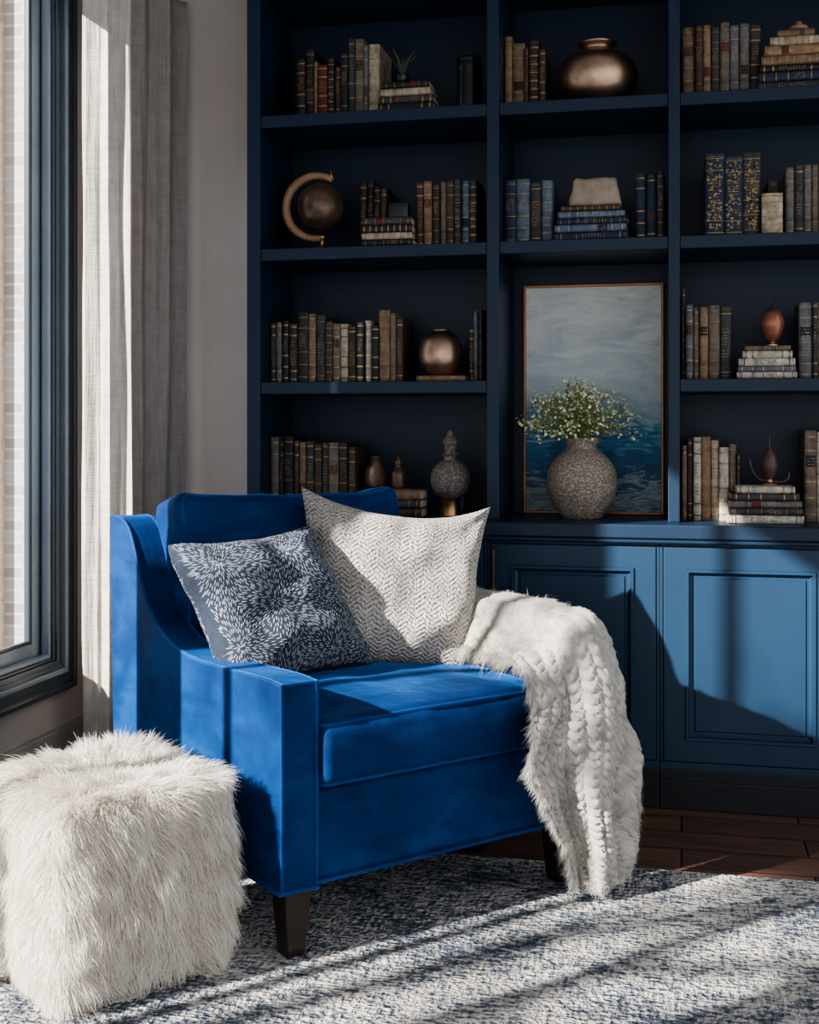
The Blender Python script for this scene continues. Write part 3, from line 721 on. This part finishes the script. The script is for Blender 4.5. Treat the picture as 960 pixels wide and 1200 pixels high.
# seat cushion
def seatd(p,n):
    fx=1-(p.x/.358)**2; fy=1-(p.y/.375)**2
    k=1 if p.z>0 else 0
    p=p+Vector((0,0,k*.032*max(fx,0)**.6*max(fy,0)**.6))
    fr=max(0,(-p.y-.28)/.095); p.y-=.020*fr*max(0,1-(p.z/.078)**2)*(.6+.4*max(fx,0))
    return p+n*.006*noise.noise(p*6)+n*.004*noise.noise(p*15)
vs,fs=rbox(.357,.370,.072,.026,18,6,seatd)
q=MB(); q.add(vs,fs,0,Matrix.Translation((.415,.333,.447))); o=q.obj("seat_cushion",[M_velvet],chair,smooth=70)
q=MB()
def rrect(hx,hy,rr,m=10):
    out=[]
    cs_=((hx-rr,hy-rr,0),(-hx+rr,hy-rr,90),(-hx+rr,-hy+rr,180),(hx-rr,-hy+rr,270))
    for ci,(cx,cy,a0) in enumerate(cs_):
        for k in range(7):
            a=math.radians(a0+15*k); out.append((cx+rr*math.cos(a),cy+rr*math.sin(a)))
        nx_,ny_,na=cs_[(ci+1)%4]; an=math.radians(na); a=out[-1]; b2=(nx_+rr*math.cos(an),ny_+rr*math.sin(an))
        for k in range(1,m): out.append((a[0]+(b2[0]-a[0])*k/m,a[1]+(b2[1]-a[1])*k/m))
    return out
for zz in (.0655,-.0655):
    q.tube([seatd(Vector((x,y,zz)),Vector((0,0,0)))+Vector((.415,.333,.447)) for x,y in rrect(.3505,.3635,.020)],.0052,8,closed=True)
q.obj("cushion_piping",[M_piping],o,smooth=60)
# back cushion
def backd(p,n):
    fx=max(0,1-(p.x/.37)**2); fz=max(0,1-(p.z/.24)**2)
    p=p+Vector((0,(-.070 if p.y<0 else .01)*fx**.6*fz**.6,0))
    if p.z>.1: p.z+=.004*fx**.5+.022*(abs(p.x)/.36)**5*min(1,(p.z-.1)/.1)
    p.x*=1+.02*math.exp(-((p.z+.05)/.15)**2)
    return p+n*.018*noise.noise(p*4+Vector((3,1,2)))+n*.008*noise.noise(p*11)
vs,fs=rbox(.360,.092,.230,.032,20,6,backd)
q=MB(); MBk=Matrix.Translation((.415,.757,.745))@Matrix.Rotation(math.radians(-11),4,'X'); q.add(vs,fs,0,MBk); o=q.obj("back_cushion",[M_velvet],chair,smooth=70)
q=MB()
q.tube([MBk@(backd(Vector((x,-.0835,z)),Vector((0,-.4,0)))) for x,z in rrect(.3515,.2215,.024)],.0058,8,closed=True)
q.obj("cushion_piping",[M_piping],o,smooth=60)
# legs
def leg(x,y,zb,lean):
    q=MB(); vs=[]
    for s,z,ox,oy in ((.034,.158,0,0),(.031,.10,lean[0]*.4,lean[1]*.4),(.023,zb,lean[0],lean[1])):
        vs+=[(x+ox-s,y+oy-s,z),(x+ox+s,y+oy-s,z),(x+ox+s,y+oy+s,z),(x+ox-s,y+oy+s,z)]
    fs=[(3,2,1,0),(8,9,10,11)]
    for i in range(2):
        for k in range(4): fs.append((i*4+k,i*4+(k+1)%4,(i+1)*4+(k+1)%4,(i+1)*4+k))
    q.add(vs,fs); q.obj("leg",[M_leg],chair,bevel=.004,bseg=2)
leg(.012,.015,.0003,(0,0)); leg(.815,.015,.0003,(0,0)); leg(.012,.87,.0003,(0,.03)); leg(.815,.85,-.0117,(0,.03))

# ------------------------------------------------------------------ pillows
def pillow_fn(hw,hh,T,pinch=.10,seed=0,shear=0,slump=0,tipr=.055):
    def f(u,v,side,off=0.):
        x=u*hw*(1-pinch*(1-v*v)*abs(u)**3)
        z=v*hh*(1-(pinch+(slump if v>0 else 0))*(1-u*u)*abs(v)**3)
        k=1-tipr*(abs(u)*abs(v))**7; x*=k; z*=k
        z-=shear*x
        th=T*((1-abs(u)**2.8)*(1-abs(v)**2.8))**.48
        w=1+.18*noise.noise(Vector((u*1.7+seed,v*1.7,side)))-.12*v
        cu,cv=abs(u),abs(v); cr=math.sin(9*math.atan2(1.02-cv,1.02-cu)+seed)*math.exp(-2.4*math.hypot(1-cu,1-cv))
        wr=.024*noise.noise(Vector((u*3+seed,v*3,side*3)))*((1-u*u)*(1-v*v))**.3+.012*cr*((1-u*u)*(1-v*v))**.25
        return Vector((x,side*(th*w+off+wr),z))
    return f
def make_pillow(name,f,n,M,mats,extra=None):
    q=MB()
    for side in (-1,1):
        g=[]
        for i in range(n+1):
            for j in range(n+1):
                u=math.sin((i/n-.5)*math.pi); v=math.sin((j/n-.5)*math.pi)
                u=.6*u+.4*(2*i/n-1); v=.6*v+.4*(2*j/n-1)
                p=f(u,v,side); g.append(M@p)
        fs=[]
        for i in range(n):
            for j in range(n):
                a=i*(n+1)+j; fc=(a,a+n+1,a+n+2,a+1)
                fs.append(fc if side<0 else tuple(reversed(fc)))
        q.add(g,fs,0)
    if extra: extra(q)
    o=q.obj(name,mats,recalc=False,smooth=80)
    uv=o.data.uv_layers.new(name="UVMap"); per=(n+1)*(n+1)
    for lp in o.data.loops:
        k=lp.vertex_index
        if k<2*per:
            k%=per; i,j=divmod(k,n+1)
            u=.6*math.sin((i/n-.5)*math.pi)+.4*(2*i/n-1); v=.6*math.sin((j/n-.5)*math.pi)+.4*(2*j/n-1)
            uv.data[lp.index].uv=(u/2+.5,v/2+.5)
    return o
def pillow_matrix(loc,yaw,lean,roll):
    """roll > 0 : clockwise as seen from the front"""
    return Matrix.Translation(loc)@Matrix.Rotation(yaw,4,'Z')@Matrix.Rotation(-lean,4,'X')@Matrix.Rotation(roll,4,'Y')
def cream_mat():
    m,nt,b=newmat("cream_chevron_weave")
    t=nt.nodes.new('ShaderNodeTexCoord'); sp=nt.nodes.new('ShaderNodeSeparateXYZ'); L(nt,t.outputs['UV'],sp.inputs[0])
    U,V=sp.outputs['X'],sp.outputs['Y']
    wob=math_(nt,'MULTIPLY',math_(nt,'SUBTRACT',noisen(nt,t.outputs['UV'],6,3),.5),.035)
    colm=math_(nt,'MULTIPLY',math_(nt,'ADD',U,wob),12); fr=math_(nt,'FRACT',colm); tri=math_(nt,'ABSOLUTE',math_(nt,'SUBTRACT',fr,.5))
    s=math_(nt,'ADD',math_(nt,'MULTIPLY',math_(nt,'ADD',V,wob),38),math_(nt,'MULTIPLY',tri,2.6))
    ln=math_(nt,'SINE',math_(nt,'MULTIPLY',s,6.283))
    kn=noisen(nt,t.outputs['UV'],80,3)
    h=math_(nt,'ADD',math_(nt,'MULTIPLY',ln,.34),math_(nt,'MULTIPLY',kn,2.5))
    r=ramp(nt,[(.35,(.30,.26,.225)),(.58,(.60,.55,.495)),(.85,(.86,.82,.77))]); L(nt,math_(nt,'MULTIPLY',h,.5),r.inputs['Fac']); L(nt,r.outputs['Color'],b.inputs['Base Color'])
    b.inputs['Roughness'].default_value=.95; b.inputs['Sheen Weight'].default_value=.15; bump(nt,b,h,1.0,.012); return m
Mp=pillow_matrix(W(.590,.465,.738),math.radians(47.4-22),math.radians(15),math.radians(7))
f=pillow_fn(.284,.264,.128,.16,3,0,.12,.02)
o=make_pillow("throw_pillow",f,64,Mp,[cream_mat()]); tag(o,"cream chevron-woven square pillow leaning on the armchair back","pillow",group="pillows on the armchair")
M_navyfab=mat("navy_linen",(.020,.030,.056),.9,col2=(.012,.019,.038),ns=60,bmp=.4,bs=400); M_thread=mat("pale_blue_thread",(.42,.45,.50),.85,col2=(.26,.29,.34),ns=60)
f2=pillow_fn(.232,.218,.098,.13,8,.15,.03)
Mn=pillow_matrix(W(.185,.415,.720),math.radians(47.4+6),math.radians(25),math.radians(-12))
def bursts(q):
    cs=[(-.7,.55),(.22,.62),(-.22,-.05),(.70,-.08),(-.85,-.45),(.25,-.75),(1.0,.85),(-.45,-1.05),(.9,-.95)]
    placed=[]; 
    grid={}
    tries=0
    while len(placed)<3600 and tries<90000:
        tries+=1; u,v=random.uniform(-.97,.97),random.uniform(-.97,.97)
        c=min(cs,key=lambda c:(c[0]-u)**2+(c[1]-v)**2); du,dv=u-c[0],v-c[1]; r=math.hypot(du,dv)
        if r<.02: continue
        tx,ty=du/r,dv/r
        ok=True; gk=(int(u*18+50),int(v*18+50))
        for a in range(-2,3):
            for b_ in range(-2,3):
                for (pu,pv) in grid.get((gk[0]+a,gk[1]+b_),()):
                    ddx,ddy=pu-u,pv-v; al=ddx*tx+ddy*ty; ac=-ddx*ty+ddy*tx
                    if (al/.076)**2+(ac/.0165)**2<1: ok=False;break
                if not ok:break
            if not ok:break
        if not ok: continue
        grid.setdefault(gk,[]).append((u,v)); placed.append((u,v,tx,ty))
    for u,v,tx,ty in placed:
        l=.034*random.uniform(.65,1.1); w=.0038*random.uniform(.8,1.3)
        for side in (-1,1):
            pts=[]
            for (al,ac,of) in ((-l,0,.0006),(-l*.6,w,.0010),(0,w*1.15,.0012),(l*.6,w,.0010),(l,0,.0006),(l*.6,-w,.0010),(0,-w*1.15,.0012),(-l*.6,-w,.0010)):
                uu=max(-1,min(1,u+al*tx-ac*ty)); vv=max(-1,min(1,v+al*ty+ac*tx)); pts.append(Mn@f2(uu,vv,side,of))
            pts.append(Mn@f2(u,v,side,.0018))
            q.add(pts,[(k,(k+1)%8,8) for k in range(8)],1)
o=make_pillow("throw_pillow",f2,56,Mn,[M_navyfab,M_thread],bursts); tag(o,"navy square pillow with pale radiating dash pattern","pillow",group="pillows on the armchair")

# ------------------------------------------------------------------ strands
def strands(name,P,N0,L_,W_,flow,mats,parent=None,seg=5,droop=.5,clump=None,clumpf=.5):
    """ribbon strands. P roots, N0 normals, L_ lengths, flow tangent offset"""
    n=len(P); ts=np.linspace(0,1,seg+1)
    g=np.array([0,0,-1.])
    C=[P+L_[:,None]*(N0*(t-.35*t*t)+flow*(t**1.3)+g*droop*t*t) for t in ts]
    if clump is not None:
        K=P[rng.choice(n,clump,replace=False)]
        near=np.zeros(n,int)
        for a in range(0,n,2000):
            d=((P[a:a+2000,None,:]-K[None])**2).sum(2); near[a:a+2000]=d.argmin(1)
        tipm=np.zeros((clump,3)); cnt=np.zeros(clump); np.add.at(tipm,near,C[-1]); np.add.at(cnt,near,1); tipm/=np.maximum(cnt,1)[:,None]
        off=tipm[near]-C[-1]
        for i,t in enumerate(ts): C[i]=C[i]+off*(clumpf*t**1.5)
    rd=rng.normal(size=(n,3))
    V=np.zeros((n,seg+1,2,3))
    for i in range(seg+1):
        tn=C[min(i+1,seg)]-C[max(i-1,0)]
        s=np.cross(tn,rd); s/=np.linalg.norm(s,axis=1)[:,None]+1e-9
        w=W_*(1-.85*ts[i]**1.5)/2
        V[:,i,0]=C[i]-s*w; V[:,i,1]=C[i]+s*w
    verts=V.reshape(-1,3)
    base=(np.arange(n)*(seg+1)*2)[:,None,None]
    k=np.arange(seg)[None,:,None]*2
    F=(base+k+np.array([0,1,3,2])[None,None,:]).reshape(-1,4)
    me=D.meshes.new(name); me.vertices.add(len(verts)); me.vertices.foreach_set("co",verts.ravel())
    me.loops.add(F.size); me.loops.foreach_set("vertex_index",F.ravel().astype(np.int32))
    me.polygons.add(len(F)); me.polygons.foreach_set("loop_start",np.arange(0,F.size,4,dtype=np.int32)); me.polygons.foreach_set("loop_total",np.full(len(F),4,dtype=np.int32))
    me.polygons.foreach_set("use_smooth",[True]*len(F))
    for m in mats: me.materials.append(m)
    me.update(calc_edges=True); o=D.objects.new(name,me); link(o,parent); return o

# ottoman
OT=empty("ottoman",(-1.250,2.545,.012),math.radians(52)); tag(OT,"ivory shaggy faux-fur cube ottoman on the rug","ottoman")
hx,hz=.205,.206
vs,fs=rbox(hx,hx,hz,.035,10,4); q=MB(); q.add(vs,fs,0,Matrix.Translation((0,0,hz+.004))); q.obj("cube_body",[M_furbase],OT,smooth=60)
n=64000
areaT=(2*hx)**2; areaS=2*hx*2*hz; pT=areaT*1.15/(areaT*1.15+4*areaS)
P=np.zeros((n,3)); NN=np.zeros((n,3))
for i in range(n):
    if rng.random()<pT: p=[rng.uniform(-hx,hx),rng.uniform(-hx,hx),hz]
    else:
        k=rng.integers(4); a=rng.uniform(-hx,hx); z=rng.uniform(-hz,hz); s=hx
        p=[(a,s,z),(a,-s,z),(s,a,z),(-s,a,z)][k]
    r=.035; H=(hx,hx,hz); qn=[max(-(H[j]-r),min(H[j]-r,p[j])) for j in range(3)]
    d=np.array(p)-np.array(qn); d/=np.linalg.norm(d); P[i]=np.array(qn)+d*r; NN[i]=d
P[:,2]+=hz+.004
rad=P.copy(); rad[:,2]=0
topm=np.clip(NN[:,2],0,1)[:,None]
def nvec(P,f,o=0): return np.array([[noise.noise(Vector(p)*f+Vector((o,0,0))),noise.noise(Vector(p)*f+Vector((9+o,0,0))),noise.noise(Vector(p)*f+Vector((o,9,0)))] for p in P])
nz=nvec(P,8)*.50+nvec(P,24,30)*.50
flow=topm*(rad/hx*.55)+nz+rng.normal(size=(n,3))*.20
flow[:,2]-= (1-topm[:,0])*.42
Ls=rng.uniform(.036,.066,n); Ls=np.where(P[:,2]<.06,Ls*.7,Ls)
fo=strands("fur",P,NN*.60,Ls,.0012,flow,[M_fur],OT,6,.22,4200,.42); fo["kind"]="stuff"
co_=np.zeros(len(fo.data.vertices)*3); fo.data.vertices.foreach_get("co",co_); co_=co_.reshape(-1,3); co_[:,2]=np.maximum(co_[:,2],.002+.004*rng.random(len(co_))); fo.data.vertices.foreach_set("co",co_.ravel())

# ------------------------------------------------------------------ knitted throw
G=[ [(.73,.60,.66),(.765,.60,.70),(.81,.61,.715),(.87,.61,.70),(.905,.60,.60)],
    [(.725,.42,.61),(.76,.42,.66),(.805,.42,.70),(.885,.42,.68),(.925,.42,.54)],
    [(.715,.25,.578),(.75,.25,.635),(.80,.25,.69),(.895,.25,.67),(.950,.25,.47)],
    [(.680,.09,.575),(.73,.08,.62),(.80,.07,.688),(.90,.08,.66),(.975,.10,.40)],
    [(.635,-.050,.570),(.71,-.060,.61),(.80,-.07,.672),(.905,-.05,.630),(.985,.02,.36)],
    [(.610,-.105,.47),(.70,-.12,.50),(.80,-.135,.53),(.91,-.110,.50),(.99,-.02,.31)],
    [(.595,-.105,.36),(.69,-.13,.365),(.80,-.145,.37),(.90,-.12,.36),(.98,-.04,.24)],
    [(.665,-.10,.235),(.735,-.12,.23),(.81,-.14,.23),(.88,-.12,.22),(.955,-.06,.16)],
    [(.730,-.10,.13),(.775,-.12,.125),(.825,-.135,.12),(.875,-.12,.115),(.930,-.07,.09)],
    [(.765,-.095,.045),(.80,-.11,.038),(.835,-.125,.036),(.87,-.115,.036),(.905,-.08,.038)]]
rows=[catmull(r,24) for r in G]
ncol=len(rows[0]); cols_=[catmull([r[i] for r in rows],26) for i in range(ncol)]
nrow=len(cols_[0])
base=np.array([[cols_[i][j] for i in range(ncol)] for j in range(nrow)],dtype=float)
du=np.gradient(base,axis=1); dv=np.gradient(base,axis=0); nr=np.cross(du,dv); nr/=np.linalg.norm(nr,axis=2)[...,None]+1e-9
ref=nr[nrow*6//9,ncol//2]
if ref[1]>0: nr=-nr
ii=np.linspace(0,1,ncol)[None,:]; jj=np.linspace(0,1,nrow)[:,None]
NO=np.array([[noise.noise(Vector((i*.05,j*.05,0))) for i in range(ncol)] for j in range(nrow)])
NO2=np.array([[noise.noise(Vector((i*.16,j*.16,4))) for i in range(ncol)] for j in range(nrow)])
nc=11.0; ph=ii*nc+.25*np.sin(jj*9)+.6*NO; tri=np.abs((ph%1)-.5)
plait=np.sin((jj*54+tri*1.5+np.floor(ph)*.37+NO*1.4)*2*np.pi)
low=np.clip((jj-.25)*3,0.15,1)
h=(.008*np.abs(np.cos((ph%1-.5)*np.pi))**.7+.0065*plait*np.abs(np.cos((ph%1-.5)*np.pi)))*low+.006*NO2
fold=.030*np.sin(ii*2*np.pi*2.0+jj*3.0+NO*2)*np.clip((jj-.30)*2,0,1)+.014*NO
S=base+nr*(h+fold+.012)[...,None]
Sw=np.array([[tuple(W(*S[j,i])) for i in range(ncol)] for j in range(nrow)])
vs=Sw.reshape(-1,3); fs=[]
for j in range(nrow-1):
    for i in range(ncol-1):
        a=j*ncol+i; fs.append((a,a+1,a+ncol+1,a+ncol))
th=mesh_obj("throw_blanket",vs,fs,[M_knit],smooth=80); tag(th,"fluffy cream chunky throw draped over the armchair arm","blanket")
s=th.modifiers.new("thick",'SOLIDIFY'); s.thickness=.008; s.offset=-1
R3=np.array(MC.to_3x3()); nrw=nr@R3.T
n=86000
jf=rng.uniform(0,nrow-1.001,n); if_=rng.uniform(0,ncol-1.001,n)
edge=rng.random(n)<.10; if_=np.where(edge,np.where(rng.random(n)<.5,rng.uniform(0,4,n),rng.uniform(ncol-5,ncol-1.001,n)),if_)
bot=rng.random(n)<.03; jf=np.where(bot,rng.uniform(nrow-6,nrow-1.001,n),jf)
ji=jf.astype(int); ix=if_.astype(int); P=Sw[ji,ix]+(Sw[np.minimum(ji+1,nrow-1),ix]-Sw[ji,ix])*(jf-ji)[:,None]+(Sw[ji,np.minimum(ix+1,ncol-1)]-Sw[ji,ix])*(if_-ix)[:,None]
NNN=nrw[ji,ix]; duw=du@R3.T; duw/=np.linalg.norm(duw,axis=2)[...,None]+1e-9; dvw=dv@R3.T; dvw/=np.linalg.norm(dvw,axis=2)[...,None]+1e-9
sd=((if_/(ncol-1))-.5)*2
out=duw[ji,ix]*(np.sign(sd)*np.abs(sd)**6)[:,None]*.7
tn=NO2[ji,ix][:,None]
flow=out+duw[ji,ix]*tn*.8+dvw[ji,ix]*(.45+.8*NO[ji,ix][:,None])+rng.normal(size=(n,3))*.42
Ls=rng.uniform(.009,.025,n)*(1+.9*np.abs(sd)**8)*np.where(jf/nrow<.4,1.3,.8)
tf=strands("fuzz",P,NNN*.75,Ls,.0010,flow,[M_knitfur],th,4,.35,7000,.55); tf["kind"]="stuff"
co_=np.zeros(len(tf.data.vertices)*3); tf.data.vertices.foreach_get("co",co_); co_=co_.reshape(-1,3); co_[:,2]=np.maximum(co_[:,2],.014+.004*rng.random(len(co_))); tf.data.vertices.foreach_set("co",co_.ravel())

# ------------------------------------------------------------------ light
w=D.worlds.new("sky"); bpy.context.scene.world=w; w.use_nodes=True; nt=w.node_tree; bg=nt.nodes['Background']
bg.inputs['Color'].default_value=(.92,.95,1,1); bg.inputs['Strength'].default_value=1.4
sun=D.lights.new("sun",'SUN'); sun.energy=21.0; sun.angle=math.radians(.8); sun.color=(1,.945,.87)
so=D.objects.new("sun",sun); link(so); so.rotation_euler=Vector((.707,.707,-.495)).to_track_quat('-Z','Y').to_euler()
